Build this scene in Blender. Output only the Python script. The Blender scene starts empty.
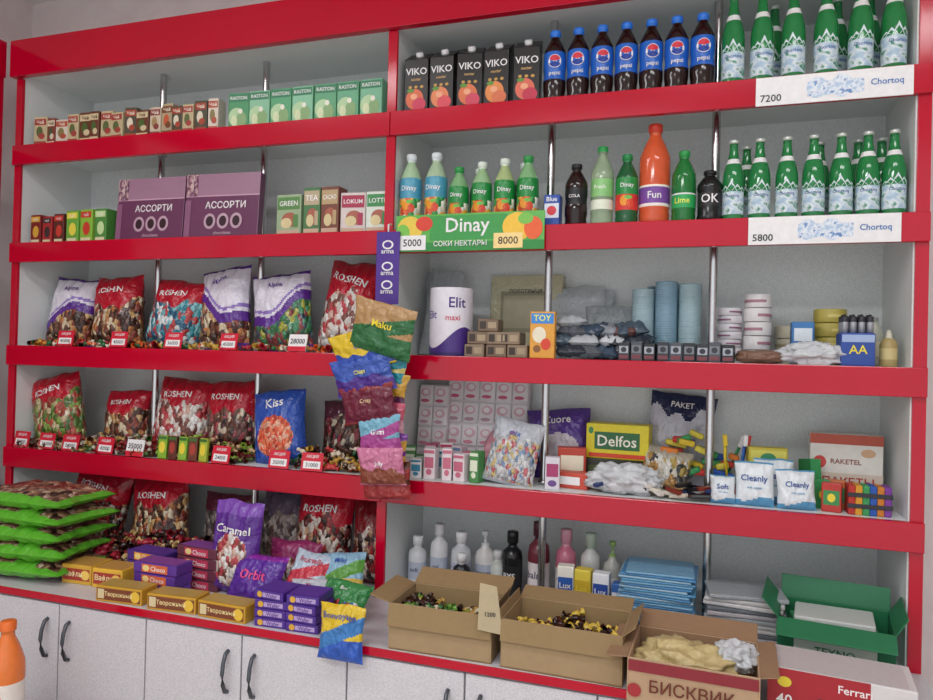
import bpy, bmesh, math, random
from mathutils import Matrix, Vector, noise
R = random.Random(7)
sc = bpy.context.scene
try:
    sc.view_settings.view_transform = 'Standard'
except Exception: pass
I4 = Matrix.Identity(4)
def T(x,y,z): return Matrix.Translation((x,y,z))
def RX(a): return Matrix.Rotation(math.radians(a),4,'X')
def RY(a): return Matrix.Rotation(math.radians(a),4,'Y')
def RZ(a): return Matrix.Rotation(math.radians(a),4,'Z')
# ------------------------------------------------------------ materials
_mc = {}
def lin(h):
    h=h.lstrip('#'); c=[int(h[i:i+2],16)/255 for i in (0,2,4)]
    return [(x/12.92 if x<=.04045 else ((x+.055)/1.055)**2.4) for x in c]+[1]
def _new(name):
    m=bpy.data.materials.new(name); m.use_nodes=True
    nt=m.node_tree; return m,nt,nt.nodes['Principled BSDF']
def M(col, rough=.45, metal=0, trans=0, bump=0, bscale=60, alpha=1, emis=0, coat=0, spec=.5):
    k=(col,rough,metal,trans,bump,bscale,alpha,emis,coat,spec)
    if k in _mc: return _mc[k]
    m,nt,b=_new('paint_'+col.lstrip('#'))
    tc=nt.nodes.new('ShaderNodeTexCoord')
    n=nt.nodes.new('ShaderNodeTexNoise'); n.inputs['Scale'].default_value=bscale; n.inputs['Detail'].default_value=2
    nt.links.new(tc.outputs['Object'],n.inputs['Vector'])
    mx=nt.nodes.new('ShaderNodeMix'); mx.data_type='RGBA'; c=lin(col)
    mx.inputs[6].default_value=[x*.9 for x in c[:3]]+[1]; mx.inputs[7].default_value=[min(1,x*1.08) for x in c[:3]]+[1]
    nt.links.new(n.outputs['Fac'],mx.inputs[0]); nt.links.new(mx.outputs[2],b.inputs['Base Color'])
    b.inputs['Roughness'].default_value=rough; b.inputs['Metallic'].default_value=metal
    b.inputs['Specular IOR Level'].default_value=spec
    b.inputs['Transmission Weight'].default_value=trans; b.inputs['Alpha'].default_value=alpha
    if coat:
        b.inputs['Coat Weight'].default_value=coat; b.inputs['Coat Roughness'].default_value=.05
    if emis:
        b.inputs['Emission Color'].default_value=c; b.inputs['Emission Strength'].default_value=emis
    if bump:
        n.inputs['Distortion'].default_value=1.2
        bp=nt.nodes.new('ShaderNodeBump'); bp.inputs['Strength'].default_value=bump; bp.inputs['Distance'].default_value=.01
        nt.links.new(n.outputs['Fac'],bp.inputs['Height']); nt.links.new(bp.outputs['Normal'],b.inputs['Normal'])
    _mc[k]=m; return m
def F(col): return M(col,.22,bump=.75,bscale=32)      # glossy crinkled film
def candy(cols, scale=55, rough=.3):
    k=('c',tuple(cols),scale,rough)
    if k in _mc: return _mc[k]
    m,nt,b=_new('wrapped_sweets_pattern')
    tc=nt.nodes.new('ShaderNodeTexCoord'); v=nt.nodes.new('ShaderNodeTexVoronoi'); v.inputs['Scale'].default_value=scale
    mp=nt.nodes.new('ShaderNodeMapping'); mp.inputs['Rotation'].default_value=(.3,.6,.2); mp.inputs['Scale'].default_value=(1.25,1,.75)
    ns=nt.nodes.new('ShaderNodeTexNoise'); ns.inputs['Scale'].default_value=60; 
    ad=nt.nodes.new('ShaderNodeMix'); ad.data_type='RGBA'; ad.blend_type='ADD'; ad.inputs[0].default_value=.018
    nt.links.new(tc.outputs['Object'],mp.inputs['Vector']); nt.links.new(tc.outputs['Object'],ns.inputs['Vector'])
    nt.links.new(mp.outputs[0],ad.inputs[6]); nt.links.new(ns.outputs['Color'],ad.inputs[7])
    nt.links.new(ad.outputs[2],v.inputs['Vector'])
    sp=nt.nodes.new('ShaderNodeSeparateColor'); nt.links.new(v.outputs['Color'],sp.inputs[0])
    r=nt.nodes.new('ShaderNodeValToRGB'); r.color_ramp.interpolation='CONSTANT'
    el=r.color_ramp.elements
    while len(el)<len(cols): el.new(.5)
    for i,c in enumerate(cols):
        el[i].position=i/len(cols)
    for i,c in enumerate(cols): el[i].color=lin(c)
    nt.links.new(sp.outputs[0],r.inputs[0])
    nt.links.new(r.outputs[0],b.inputs['Base Color'])
    bp=nt.nodes.new('ShaderNodeBump'); bp.inputs['Strength'].default_value=1; bp.inputs['Distance'].default_value=.012; bp.invert=True
    nt.links.new(v.outputs['Distance'],bp.inputs['Height']); nt.links.new(bp.outputs['Normal'],b.inputs['Normal'])
    b.inputs['Roughness'].default_value=rough; b.inputs['Coat Weight'].default_value=.5; b.inputs['Coat Roughness'].default_value=.15
    _mc[k]=m; return m
def speck(name,c1,c2,scale=350,rough=.4):
    m,nt,b=_new(name); tc=nt.nodes.new('ShaderNodeTexCoord')
    n=nt.nodes.new('ShaderNodeTexNoise'); n.inputs['Scale'].default_value=scale; n.inputs['Detail'].default_value=3
    nt.links.new(tc.outputs['Object'],n.inputs['Vector'])
    r=nt.nodes.new('ShaderNodeValToRGB'); r.color_ramp.elements[0].position=.35; r.color_ramp.elements[1].position=.65
    r.color_ramp.elements[0].color=lin(c1); r.color_ramp.elements[1].color=lin(c2)
    nt.links.new(n.outputs['Fac'],r.inputs[0]); nt.links.new(r.outputs[0],b.inputs['Base Color'])
    b.inputs['Roughness'].default_value=rough; return m
GREY=speck('shelf_laminate','#d6dbda','#e9eceb',300,.5)
CABM=speck('cabinet_laminate','#c4c1c6','#dcd9de',300,.35)
RED=M('#bd0028',.12,bscale=3,spec=.45)
WALLM=speck('painted_wall','#dccfcf','#e3d8d7',8,.8)
CEILM=speck('ceiling_paint','#e8e4e0','#eeeae6',5,.9)
STEEL=M('#c4c5c6',.2,1)
BLACK=M('#15151a',.4); WHITE=M('#eceaea',.4)
# ------------------------------------------------------------ mesh builder
_bc={}
def boxgeo(s,bev):
    k=(round(s[0],4),round(s[1],4),round(s[2],4),round(bev,4))
    if k in _bc: return _bc[k]
    bm=bmesh.new(); bmesh.ops.create_cube(bm,size=1,matrix=Matrix.Diagonal((s[0],s[1],s[2],1)))
    if bev>0:
        bmesh.ops.bevel(bm,geom=list(bm.edges),offset=min(bev,min(s)*.45),segments=2 if bev<.008 else 4,affect='EDGES',profile=.5)
    bm.verts.index_update()
    g=([v.co.copy() for v in bm.verts],[[v.index for v in f.verts] for f in bm.faces]); bm.free(); _bc[k]=g; return g
_tc={}
def textgeo(s):
    if s in _tc: return _tc[s]
    cu=bpy.data.curves.new('tmp','FONT'); cu.body=s; cu.size=1; cu.resolution_u=2; cu.align_x='CENTER'; cu.offset=.012
    ob=bpy.data.objects.new('tmp',cu); sc.collection.objects.link(ob); bpy.context.view_layer.update()
    ev=ob.evaluated_get(bpy.context.evaluated_depsgraph_get()); me=ev.to_mesh()
    vs=[(v.co.x,v.co.y) for v in me.vertices]; fs=[list(p.vertices) for p in me.polygons]
    ev.to_mesh_clear(); bpy.data.objects.remove(ob); bpy.data.curves.remove(cu)
    if vs:
        x0=min(v[0] for v in vs);x1=max(v[0] for v in vs);y0=min(v[1] for v in vs);y1=max(v[1] for v in vs)
        H=max(y1-y0,.01); vs=[((v[0]-(x0+x1)/2)/H,(v[1]-(y0+y1)/2)/H) for v in vs]; W=(x1-x0)/H
    else: W=1
    _tc[s]=(vs,fs,W); return _tc[s]
class MB:
    def __init__(s): s.v=[];s.f=[];s.m=[];s.mats=[];s.sm=[]
    def mi(s,m):
        if m not in s.mats: s.mats.append(m)
        return s.mats.index(m)
    def add(s,vs,fs,mat,X=I4,smooth=False):
        o=len(s.v); s.v+=[X@Vector(v) for v in vs]; ml=isinstance(mat,list)
        for i,f in enumerate(fs):
            s.f.append([o+a for a in f]); s.m.append(s.mi(mat[i] if ml else mat)); s.sm.append(smooth)
        return s
    def box(s,c,d,mat,bev=.002,X=I4,smooth=False):
        v,f=boxgeo(d,bev); return s.add(v,f,mat,X@T(*c),smooth)
    def lathe(s,prof,mats,seg=20,X=I4):
        if not isinstance(mats,list): mats=[(1e9,mats)]
        pr=[prof[0]]
        for a,b in zip(prof,prof[1:]):
            ts=sorted([(zb-a[1])/(b[1]-a[1]) for zb,_ in mats if abs(b[1]-a[1])>1e-7 and 1e-4<(zb-a[1])/(b[1]-a[1])<1-1e-4])
            for t in ts: pr.append((a[0]+(b[0]-a[0])*t,a[1]+(b[1]-a[1])*t))
            pr.append(b)
        vs=[];fs=[];ms=[]
        for r,z in pr:
            for i in range(seg):
                t=2*math.pi*i/seg; vs.append((r*math.sin(t),-r*math.cos(t),z))
        for j in range(len(pr)-1):
            zm=(pr[j][1]+pr[j+1][1])/2; mt=next((m for zb,m in mats if zm<=zb),mats[-1][1])
            for i in range(seg):
                k=(i+1)%seg; fs.append([j*seg+i,j*seg+k,(j+1)*seg+k,(j+1)*seg+i]); ms.append(mt)
        return s.add(vs,fs,ms,X,True)
    def disc(s,cx,cz,rx,rz,y,mat,X=I4,n=16):
        vs=[(cx+rx*math.cos(2*math.pi*i/n),y,cz+rz*math.sin(2*math.pi*i/n)) for i in range(n)]
        return s.add(vs,[list(range(n))],mat,X)
    def pdisc(s,cx,cz,rx,rz,proj,mat,a0=0,a1=360,n=20):
        # disc (or segment) fan projected on a curved surface
        vs=[proj(cx,cz)]; 
        for i in range(n+1):
            t=math.radians(a0+(a1-a0)*i/n); vs.append(proj(cx+rx*math.cos(t),cz+rz*math.sin(t)))
        return s.add(vs,[[0,i+1,i+2] for i in range(n)],mat)
    def text(s,t,cx,cz,size,mat,proj,maxw=None,X=I4,rot=0):
        vs,fs,W=textgeo(t); sx=size
        if maxw and W*size>maxw: sx=maxw/W
        sz=max(sx,size*.75) ; c,sn=math.cos(math.radians(rot)),math.sin(math.radians(rot))
        out=[]
        for x,y in vs:
            a,b=x*sx,y*sz; out.append(proj(cx+a*c-b*sn,cz+a*sn+b*c))
        return s.add(out,fs,mat,X)
    def pillow(s,w,h,t,mf,X=I4,nx=16,ny=18,seed=0,crump=.005,low=.35):
        sh=.10*math.sin(seed*2.3); pin=.05+.05*((seed*37)%10)/10
        def surf(u,v):
            e=max(0,1-abs(u)**3)**.6; q=max(0,1-abs(2*v-1)**4)**.7
            th=t/2*e*q*(1+low*.5-low*v)
            nn=noise.noise(Vector((u*3+seed*3.1,v*4,seed)))+.7*noise.noise(Vector((u*8+seed,v*9,seed*2)))+.35*abs(noise.noise(Vector((u*15,v*14+seed,seed))))
            th=th+crump*nn*min(1,e*1.5)*min(1,q*1.5)+.12*t*math.sin(u*17+seed+2*noise.noise(Vector((u*3,v,seed))))*max(0,abs(2*v-1)-.45)*e*q*1.3
            th=max(0,th)
            x=u*w/2*(1-pin*math.sin(math.pi*v))*(1+.03*noise.noise(Vector((v*6,seed,u))))+sh*w*.35*v*v
            z=v*h+.035*h*noise.noise(Vector((u*1.6,seed,7)))*v*v
            return x,th,z
        for side in (-1,1):
            vs=[];fs=[];ms=[]
            for j in range(ny+1):
                for i in range(nx+1):
                    x,th,z=surf(-1+2*i/nx,j/ny); vs.append((x,side*th,z))
            for j in range(ny):
                for i in range(nx):
                    a=j*(nx+1)+i; q=[a,a+1,a+nx+2,a+nx+1]
                    fs.append(q if side<0 else q[::-1]); ms.append(mf(-1+2*(i+.5)/nx,(j+.5)/ny))
            s.add(vs,fs,ms,X,True)
        def proj(x,z):
            v=min(1,max(0,z/h)); u=max(-1,min(1,(x)/(w/2)/(1-pin*math.sin(math.pi*v))))
            a,th,zz=surf(u,v); return (a,-th-.0035,zz)
        return proj
    def blob(s,rx,ry,rz,mat,X=I4,seed=0,amp=.25,sub=3,fr=2.2):
        bm=bmesh.new(); bmesh.ops.create_icosphere(bm,subdivisions=sub,radius=1)
        vs=[];
        for v in bm.verts:
            c=v.co; k=1+amp*noise.noise(c*fr+Vector((seed*5,seed,0)))+amp*.6*abs(noise.noise(c*fr*2.2+Vector((seed,0,3))))
            vs.append((c.x*rx*k,c.y*ry*k,max(-.95*rz,c.z*rz*k)+rz*.95))
        bm.verts.index_update(); fs=[[v.index for v in f.verts] for f in bm.faces]; bm.free()
        return s.add(vs,fs,mat,X,True)
    def tube(s,path,r,mat,X=I4,seg=8):
        path=[Vector(p) for p in path]; vs=[];fs=[]
        for i,p in enumerate(path):
            d=(path[min(i+1,len(path)-1)]-path[max(i-1,0)]).normalized()
            q=d.to_track_quat('Z','Y')
            for k in range(seg):
                a=2*math.pi*k/seg; vs.append(p+q@Vector((r*math.cos(a),r*math.sin(a),0)))
        for i in range(len(path)-1):
            for k in range(seg):
                l=(k+1)%seg; fs.append([i*seg+k,i*seg+l,(i+1)*seg+l,(i+1)*seg+k])
        fs.append(list(range(seg))[::-1]); fs.append([(len(path)-1)*seg+k for k in range(seg)])
        return s.add(vs,fs,mat,X,True)
    def obj(s,name,X=I4):
        me=bpy.data.meshes.new(name); me.from_pydata([tuple(v) for v in s.v],[],s.f)
        for m in s.mats: me.materials.append(m)
        me.polygons.foreach_set('material_index',s.m); me.polygons.foreach_set('use_smooth',s.sm); me.update()
        ob=bpy.data.objects.new(name,me); sc.collection.objects.link(ob); ob.matrix_world=X; return ob
# ------------------------------------------------------------ room
def slab(name,x0,x1,y0,y1,z0,z1,mat):
    MB().box(((x0+x1)/2,(y0+y1)/2,(z0+z1)/2),(x1-x0,y1-y0,z1-z0),mat,0).obj(name)
def tiles():
    m,nt,b=_new('floor_tiles'); tc=nt.nodes.new('ShaderNodeTexCoord'); br=nt.nodes.new('ShaderNodeTexBrick')
    br.offset=0; br.inputs['Scale'].default_value=1; br.inputs['Brick Width'].default_value=.4; br.inputs['Row Height'].default_value=.4; br.inputs['Mortar Size'].default_value=.004
    br.inputs['Color1'].default_value=lin('#c9beb2'); br.inputs['Color2'].default_value=lin('#d2c7bb'); br.inputs['Mortar'].default_value=lin('#7d766f')
    nt.links.new(tc.outputs['Object'],br.inputs['Vector']); nt.links.new(br.outputs['Color'],b.inputs['Base Color']); b.inputs['Roughness'].default_value=.3; return m
slab('floor',-3.1,2.6,-4,.42,-.05,0,tiles())
slab('ceiling',-3.1,2.6,-4,.42,3.1,3.15,CEILM)
slab('wall_back',-3.1,2.6,.37,.42,0,3.1,WALLM)
slab('wall_left',-3.1,-3.04,-4,.37,0,3.1,WALLM)
slab('wall_right',2.54,2.6,-4,.37,0,3.1,WALLM)
# ------------------------------------------------------------ shelving
XL,XR,XM=-2.63,.51,-1.008
ZS={1:2.298,2:1.908,3:1.50,4:1.095}; ZC=.70
b=MB()
b.box(((XL+XR)/2,.355,1.655),(XR-XL,.02,1.91),GREY,0)
for x in (XL-.01,XM,XR+.01): b.box((x,.1825,1.655),(.02,.365,1.91),GREY,0)
for z in ZS.values(): b.box(((XL+XR)/2,.172,z-.009),(XR-XL,.346,.018),GREY,0)
b.box(((XL+XR)/2,.172,2.60),(XR-XL,.346,.02),GREY,0)
for z in ZS.values():
    b.box(((XL+XM)/2-.014,-.012,z-.039),(XM-XL+.03,.022,.078),RED,.002)
    b.box(((XM+XR)/2+.019,-.012,z-.039),(XR-XM+.032,.022,.078),RED,.002)
b.box(((XL+XR)/2,-.016,2.645),(XR-XL+.09,.03,.145),RED,.002)
for x in (XL-.015,XM,XR+.02): b.box((x,-.003,1.635),(.032,.012,1.87),RED,.001)
for x,y in ((-2.075,.15),(-1.60,.15),(-.492,.11),(.011,.11)):
    b.lathe([(.0125,.705),(.0125,2.59)],STEEL,14,T(x,y,0))
    for z in list(ZS.values())+[ZC]:
        b.lathe([(.0125,z+.001),(.019,z+.001),(.019,z+.012),(.0125,z+.014)],STEEL,14,T(x,y,0))
        if z>1: b.lathe([(.0125,z-.036),(.019,z-.034),(.019,z-.02),(.0125,z-.019)],STEEL,14,T(x,y,0))
b.obj('shelving_unit')
b=MB()
b.box(((-2.66+.55)/2,-.005,.375),(3.21,.71,.60),CABM,0)
b.box(((-2.66+.55)/2,-.002,.04),(3.15,.66,.08),BLACK,0)
b.box(((-2.66+.55)/2,-.015,.689),(3.21,.73,.022),CABM,.002)
b.box(((-2.66+.55)/2,-.382,.689),(3.21,.006,.022),RED,.001)
bd=[-2.648,-2.304,-1.96,-1.615,-1.27,-.928,-.585,-.24,.105,.45]
for i in range(9):
    b.box(((bd[i]+bd[i+1])/2,-.37,.375),(bd[i+1]-bd[i]-.005,.018,.59),CABM,.002)
HM=M('#5b5f66',.3,.7)
for x in (-1.96,-1.27,-.585,.105):
    for sgn in (-1,1):
        xx=x+sgn*.045
        b.tube([(xx,-.379,.50),(xx,-.392,.505),(xx,-.402,.53),(xx,-.406,.56),(xx,-.402,.59),(xx,-.392,.615),(xx,-.379,.62)],.006,HM)
b.obj('base_cabinet')
# neighbouring unit along the left wall
b=MB()
b.box((-2.86,-.75,1.35),(.3,.02,2.6),GREY,0)
for y in (-.04,-.75,-1.5): b.box((-2.72,y,1.3),(.02,.03,2.55),RED,.002)
for z in list(ZS.values())+[ZC]:
    b.box((-2.87,-.77,z-.01),(.28,1.46,.018),GREY,0); b.box((-2.72,-.77,z-.039),(.022,1.49,.078),RED,.002)
b.box((-2.715,-.77,2.645),(.03,1.49,.145),RED,.002); b.box((-3.02,-.77,1.3),(.02,1.49,2.6),GREY,0)
b.obj('side_shelving_unit')
# ------------------------------------------------------------ product makers
def prod(name,x,y,z,w,d,h,base,dec=(),rz=0,rx=0,bev=.003,X=None):
    b=MB(); b.box((0,0,h/2),(w,d,h),base,bev)
    yf=-d/2-.0007
    for i,e in enumerate(dec):
        yy=yf-.0002*i
        if e[0]=='r':
            _,cx,cz,ww,hh,c=e; x0,x1=(cx-ww/2)*w,(cx+ww/2)*w; z0,z1=(cz-hh/2)*h,(cz+hh/2)*h
            b.add([(x0,yy,z0),(x1,yy,z0),(x1,yy,z1),(x0,yy,z1)],[[0,1,2,3]],c)
        elif e[0]=='e':
            _,cx,cz,ww,hh,c=e; b.disc(cx*w,cz*h,ww*w/2,hh*h/2,yy,c)
        elif e[0]=='t':
            _,t,cx,cz,sz,c=e[:6]; mw=e[6] if len(e)>6 else .85
            b.text(t,cx*w,cz*h,sz*h,c,lambda a,q,yy=yy:(a,yy,q),mw*w)
        elif e[0]=='top':
            zz=h+.0007; k=.9
            b.add([(-w*k/2,-d*k/2,zz),(w*k/2,-d*k/2,zz),(w*k/2,d*k/2,zz),(-w*k/2,d*k/2,zz)],[[0,1,2,3]],e[1])
    return b.obj(name,(X if X is not None else T(x,y,z)@RZ(rz)@RX(rx)))
def bottle(name,x,y,z,h,r,body,cap,prof,label=None,text=None,capz=.93,rz=None,deco=None):
    P=[(a*r,c*h) for a,c in prof]; ml=[]; last=0
    for l in sorted(label or [],key=lambda e:e[0]):
        if l[0]>last: ml.append((l[0]*h,body))
        ml.append((l[1]*h,l[2])); last=l[1]
    ml.append((capz*h,body)); ml.append((1e9,cap))
    b=MB(); b.lathe([(0,P[0][1])]+P+[(0,P[-1][1])],ml,20)
    rr=r*1.012
    pj=lambda a,q:(rr*math.sin(a/rr),-rr*math.cos(a/rr),q)
    for t,zc,s,c in (text or []): b.text(t,0,zc*h,s*h,c,pj,r*1.7)
    if deco: deco(b,r,h)
    b.obj(name,T(x,y,z)@RZ(R.uniform(-12,12) if rz is None else rz))
PET=[(.75,0),(.92,.015),(.97,.06),(.93,.12),(1,.2),(1,.3),(.94,.37),(.94,.42),(1,.5),(1,.64),(.95,.71),(.6,.83),(.38,.89),(.38,.92),(.48,.925),(.48,.99),(.44,1)]
STR=[(.8,0),(.95,.015),(.98,.05),(1,.1),(.96,.14),(1,.18),(1,.62),(.96,.68),(.65,.8),(.38,.88),(.38,.92),(.46,.925),(.46,.99),(.42,1)]
GL=[(.85,0),(.98,.01),(1,.04),(1,.5),(.96,.57),(.8,.66),(.55,.75),(.44,.82),(.38,.9),(.38,.955),(.46,.957),(.47,.99),(.4,1)]
TR=M('#cf1f38',.35)
def tag(x,y,z,w=.07,h=.05,rz=0,t='12000',red=True,rx=-12):
    dec=[('r',0,.33,.8,.4,WHITE),('t',t,0,.33,.22,BLACK,.6),('t','АКЦИЯ',0,.78,.2,WHITE,.6)] if red else [('r',0,.15,1,.3,TR),('t',t,0,.6,.4,BLACK,.8)]
    prod('price_tag',x,y,z,w,.003,h,TR if red else WHITE,dec,rz=rz,rx=rx,bev=0)
def bag(name,x,y,z,w,h,t,top,cand,label=None,lc=None,tilt=-8,rz=0,seed=0,split=.6,kind='cap',band=None,lz=None,ls=.08,rot=0,roty=0):
    b=MB()
    def mf(u,v):
        if kind=='cap':
            return top if v>split+.1*u*math.sin(seed)+.06*math.cos(u*3+seed)+.04*math.sin(u*9+seed*3) or v<.04 else cand
        if kind=='wave':
            e=.40+.16*u*(1 if seed%2 else -1)+.08*math.sin(u*3.5+seed)
            if v<e and v>.05: return cand
            if e+.16<v<e+.2: return M('#8a70b8')
            return band if e<=v<e+.12 or v>.96 or v<.05 else top
        if kind=='full':
            return band if (band and (v>.88 or v<.07)) else top
        if kind=='window':
            return cand if (u*u/.5+((v-.38)/.28)**2)<1 else (band if band and v>.86 else top)
        if kind=='stripe':
            return band if abs(v-.5-.2*u)<.14 else (cand if v<.4 else top)
    pj=b.pillow(w,h,t,mf,RY(roty),seed=seed,nx=36,ny=42,crump=.007)
    if label: b.text(label,0,(lz or .78)*h,ls*h,lc or WHITE,pj,w*.72,RY(roty),rot=rot)
    return b.obj(name,T(x,y,z)@RZ(rz)@RX(tilt))
CPROF=[(.0105,-.022),(.003,-.012),(.0085,-.008),(.0095,0),(.0085,.008),(.003,.012),(.0105,.022)]
def pile(name,x0,x1,y0,y1,z,hm,n,cols,sc_=1,flat=False):
    b=MB()
    for i in range(n):
        x=x0+(x1-x0)*R.random(); y=y0+(y1-y0)*R.random()
        k=noise.noise(Vector((x*9,y*9,z)))*.4+.7; e=1 if flat else min(1,(y-y0)/(y1-y0)*2+.3)
        zz=z+.012*sc_+R.random()*max(0,hm*k*e-.02)
        b.lathe([(p*sc_,q*sc_) for p,q in CPROF],M(R.choice(cols),.25),6,T(x,y,zz)@RZ(R.uniform(0,360))@RY(90+R.uniform(-30,30))@RX(R.uniform(0,60)))
    b.obj(name)
# ---------------- row 1 right
z=ZS[1]
BK=M('#1c1718',.35)
for i,x in enumerate((-.935,-.845,-.752,-.658,-.562)):
    b=MB(); w,d,h=.082,.062,.182
    b.box((0,0,h/2),(w,d,h),BK,.002)
    hb=.222
    b.add([(-w/2,-d/2,h),(w/2,-d/2,h),(w/2,d/2,h),(-w/2,d/2,h),(-w/2,d/2,hb),(w/2,d/2,hb)],[[0,1,5,4],[0,4,3],[1,2,5],[2,3,4,5]],BK)
    sl=math.degrees(math.atan2(hb-h,d)); b.lathe([(.013,-.006),(.013,0),(.012,.011),(.0,.011)],M('#e0e0e0'),14,T(0,0,(h+hb)/2+.002)@RX(sl))
    pj=lambda a,q:(a,-d/2-.001,q)
    b.text('VIKO',0,.14,.026,WHITE,pj,w*.9); b.text('nectar',0,.113,.008,M('#d9b070'),pj,w*.5)
    for k in range(3): b.disc(-.02+.02*k,.088,.006,.005,-d/2-.0011,M('#c89a4c'))
    b.disc(-.004,.048,.031,.034,-d/2-.0012,M(('#e0704c','#e88a5c','#e0784c','#e8904c','#e4705a')[i]))
    b.disc(.012,.03,.024,.022,-d/2-.0018,M(('#d23c5a','#e2505c','#d84a62','#e07850','#cc3450')[i])); b.disc(-.006,.056,.012,.01,-d/2-.0020,M('#f4b088')); b.disc(-.018,.076,.012,.006,-d/2-.0022,M('#5f9a3c'))
    b.obj('juice_carton',T(x,.05,z)@RZ(R.uniform(-2,12)))
COLA=M('#24110f',.1); PB=M('#1f63c4',.3)
def emblem(b,r,h):
    rr=r*1.02; pj=lambda a,q:(rr*math.sin(a/rr),-rr*math.cos(a/rr),q); rq=r*1.03; pk=lambda a,q:(rq*math.sin(a/rq),-rq*math.cos(a/rq),q)
    b.pdisc(0,.54*h,.021,.021,pj,WHITE); b.pdisc(0,.54*h,.019,.019,pk,M('#d8283c'),20,160); b.pdisc(0,.54*h,.019,.019,pk,M('#1c3c9c'),200,340)
    b.text('pepsi',0,.37*h,.016,WHITE,pk,r*1.5)
for i in range(7):
    bottle('cola_bottle',-.474+.0735*i,.045,z,.228,.0355,COLA,M('#2a78e0',.3),PET,[(.3,.68,PB)],capz=.91,rz=R.uniform(5,20),deco=emblem)
GG=M('#2f9a55',.07,trans=.4)
def labm(n_,c0,c1,c2,scl=38):
    m,nt,bb=_new(n_); tc=nt.nodes.new('ShaderNodeTexCoord'); n=nt.nodes.new('ShaderNodeTexNoise'); n.inputs['Scale'].default_value=scl; n.inputs['Detail'].default_value=5
    nt.links.new(tc.outputs['Object'],n.inputs['Vector']); r=nt.nodes.new('ShaderNodeValToRGB'); e=r.color_ramp.elements
    e[0].position=.38; e[0].color=lin(c0); e[1].position=.48; e[1].color=lin(c1); x=e.new(.62); x.color=lin(c2)
    nt.links.new(n.outputs['Fac'],r.inputs[0]); nt.links.new(r.outputs[0],bb.inputs['Base Color']); bb.inputs['Roughness'].default_value=.35; return m
LB=labm('bottle_label_print','#3f8a74','#dfe9ec','#a4c0d4'); SIL=M('#cfd6cf',.3,.4); ICE=labm('ice_print','#5f88c0','#e8edf2','#a8c0dc',60)
def mount(b,r,h):
    rr=r*1.015; pj=lambda a,q:(rr*math.sin(a/rr),-rr*math.cos(a/rr),q)
    for cx,hh in ((-.018,.05),(0,.085),(.017,.055),(-.032,.03),(.032,.035)):
        n=6; vs=[];fs=[]
        for k in range(n+1):
            t=k/n; wd=.017*(1-t); vs+=[pj(cx-wd,.355*h+hh*h*t*1.6),pj(cx+wd,.355*h+hh*h*t*1.6)]
        for k in range(n): fs.append([2*k,2*k+1,2*k+3,2*k+2])
        b.add(vs,fs,M('#d4e2e6'))
def glass(x,y,z,h=.262,r=.031):
    bottle('mineral_water_bottle',x,y,z,h,r,GG,SIL,GL,[(.08,.355,LB),(.7,.76,WHITE)],[('Chortoq',.3,.05,M('#2a4a9c'))],capz=.955,deco=mount)
for x in (.052,.130,.213,.297,.384,.465): glass(x,.045,z,.275,.032)
for x in (.17,.34,.425): glass(x,.15,z,.275,.032)
# ---------------- row 2 right
z=ZS[2]
for x in (.060,.131,.203,.272,.342,.408,.472): glass(x,.045,z,.238,.030)
for x in (.10,.30,.40,.46): glass(x,.14,z,.245,.030)
DG=M('#1e8a3e',.3)
fr=candy(['#e8622c','#f6b23a','#3ca858','#f4f0e0','#e8efe0','#2c9a48'],42)
BLU=M('#4a9cb8',.3)
jb=[(-.955,.262,.038,BLU,'#dfe8ea'),(-.865,.262,.038,BLU,'#dfe8ea'),(-.785,.21,.034,DG,'#2f9a4c'),(-.706,.222,.034,DG,'#e0ece0'),(-.630,.228,.034,DG,'#e0ece0'),(-.553,.232,.035,DG,'#2f9a4c'),(-.585,.232,.033,DG,'#e0ece0'),(-.74,.222,.033,DG,'#e0ece0')]
def jdec(b,r,h):
    rr=r*1.02; pj=lambda a,q:(rr*math.sin(a/rr),-rr*math.cos(a/rr),q)
    b.pdisc(-.008,.33*h,.014,.016,pj,M('#f09a2c')); rr=r*1.026; b.pdisc(.010,.29*h,.012,.014,pj,M('#e04a2c')); rr=r*1.032; b.pdisc(.004,.375*h,.012,.006,pj,M('#7ac04c'))
for i,(x,h,r,lm,cp) in enumerate(jb):
    bottle('juice_bottle',x,.05 if i<6 else .13,z,h,r,M(('#b8d8b0','#b8d4b0','#8cc088','#a4cc98','#b8cc90','#8cbf88','#b8c8a0','#b8d0a8')[i],.12,trans=.15),M(cp),STR,[(.18,.42,fr),(.42,.68,lm)],[('Dinay',.54,.085,WHITE)],capz=.9,deco=jdec,rz=R.uniform(0,18))
prod('energy_drink_box',-.468,.04,z,.05,.045,.10,M('#2a50a8'),[('r',0,.5,.9,.45,M('#dfe4ee')),('e',0,.5,.6,.3,M('#d83040')),('t','Blue',0,.86,.14,WHITE)])
bottle('cola_bottle',-.397,.045,z,.195,.035,COLA,BLACK,PET,[(.34,.6,BLACK)],[('COLA',.47,.05,WHITE)],capz=.9)
bottle('lemonade_bottle',-.318,.05,z,.245,.035,M('#c4dcb8',.05,trans=.6),M('#1e9a48'),STR,[(.2,.32,M('#e4ecd8')),(.36,.58,M('#8cc87c',.3))],[('Fresh',.48,.05,M('#f2f6e8'))])
bottle('juice_bottle',-.243,.045,z,.215,.034,M('#1d5c34',.2),M('#1e8a48'),STR,[(.42,.66,DG),(.2,.42,M('#d8342c'))],[('Dinay',.54,.08,WHITE)],capz=.9,deco=jdec)
bottle('orange_soda_bottle',-.163,.06,z,.305,.046,M('#e8643c',.1,trans=.2),M('#d8402c'),STR,[(.2,.36,M('#7a4aa0')),(.36,.38,M('#f6f0e0')),(.17,.2,M('#f0e8e0'))],[('Fun',.28,.07,WHITE)],capz=.92)
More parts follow.
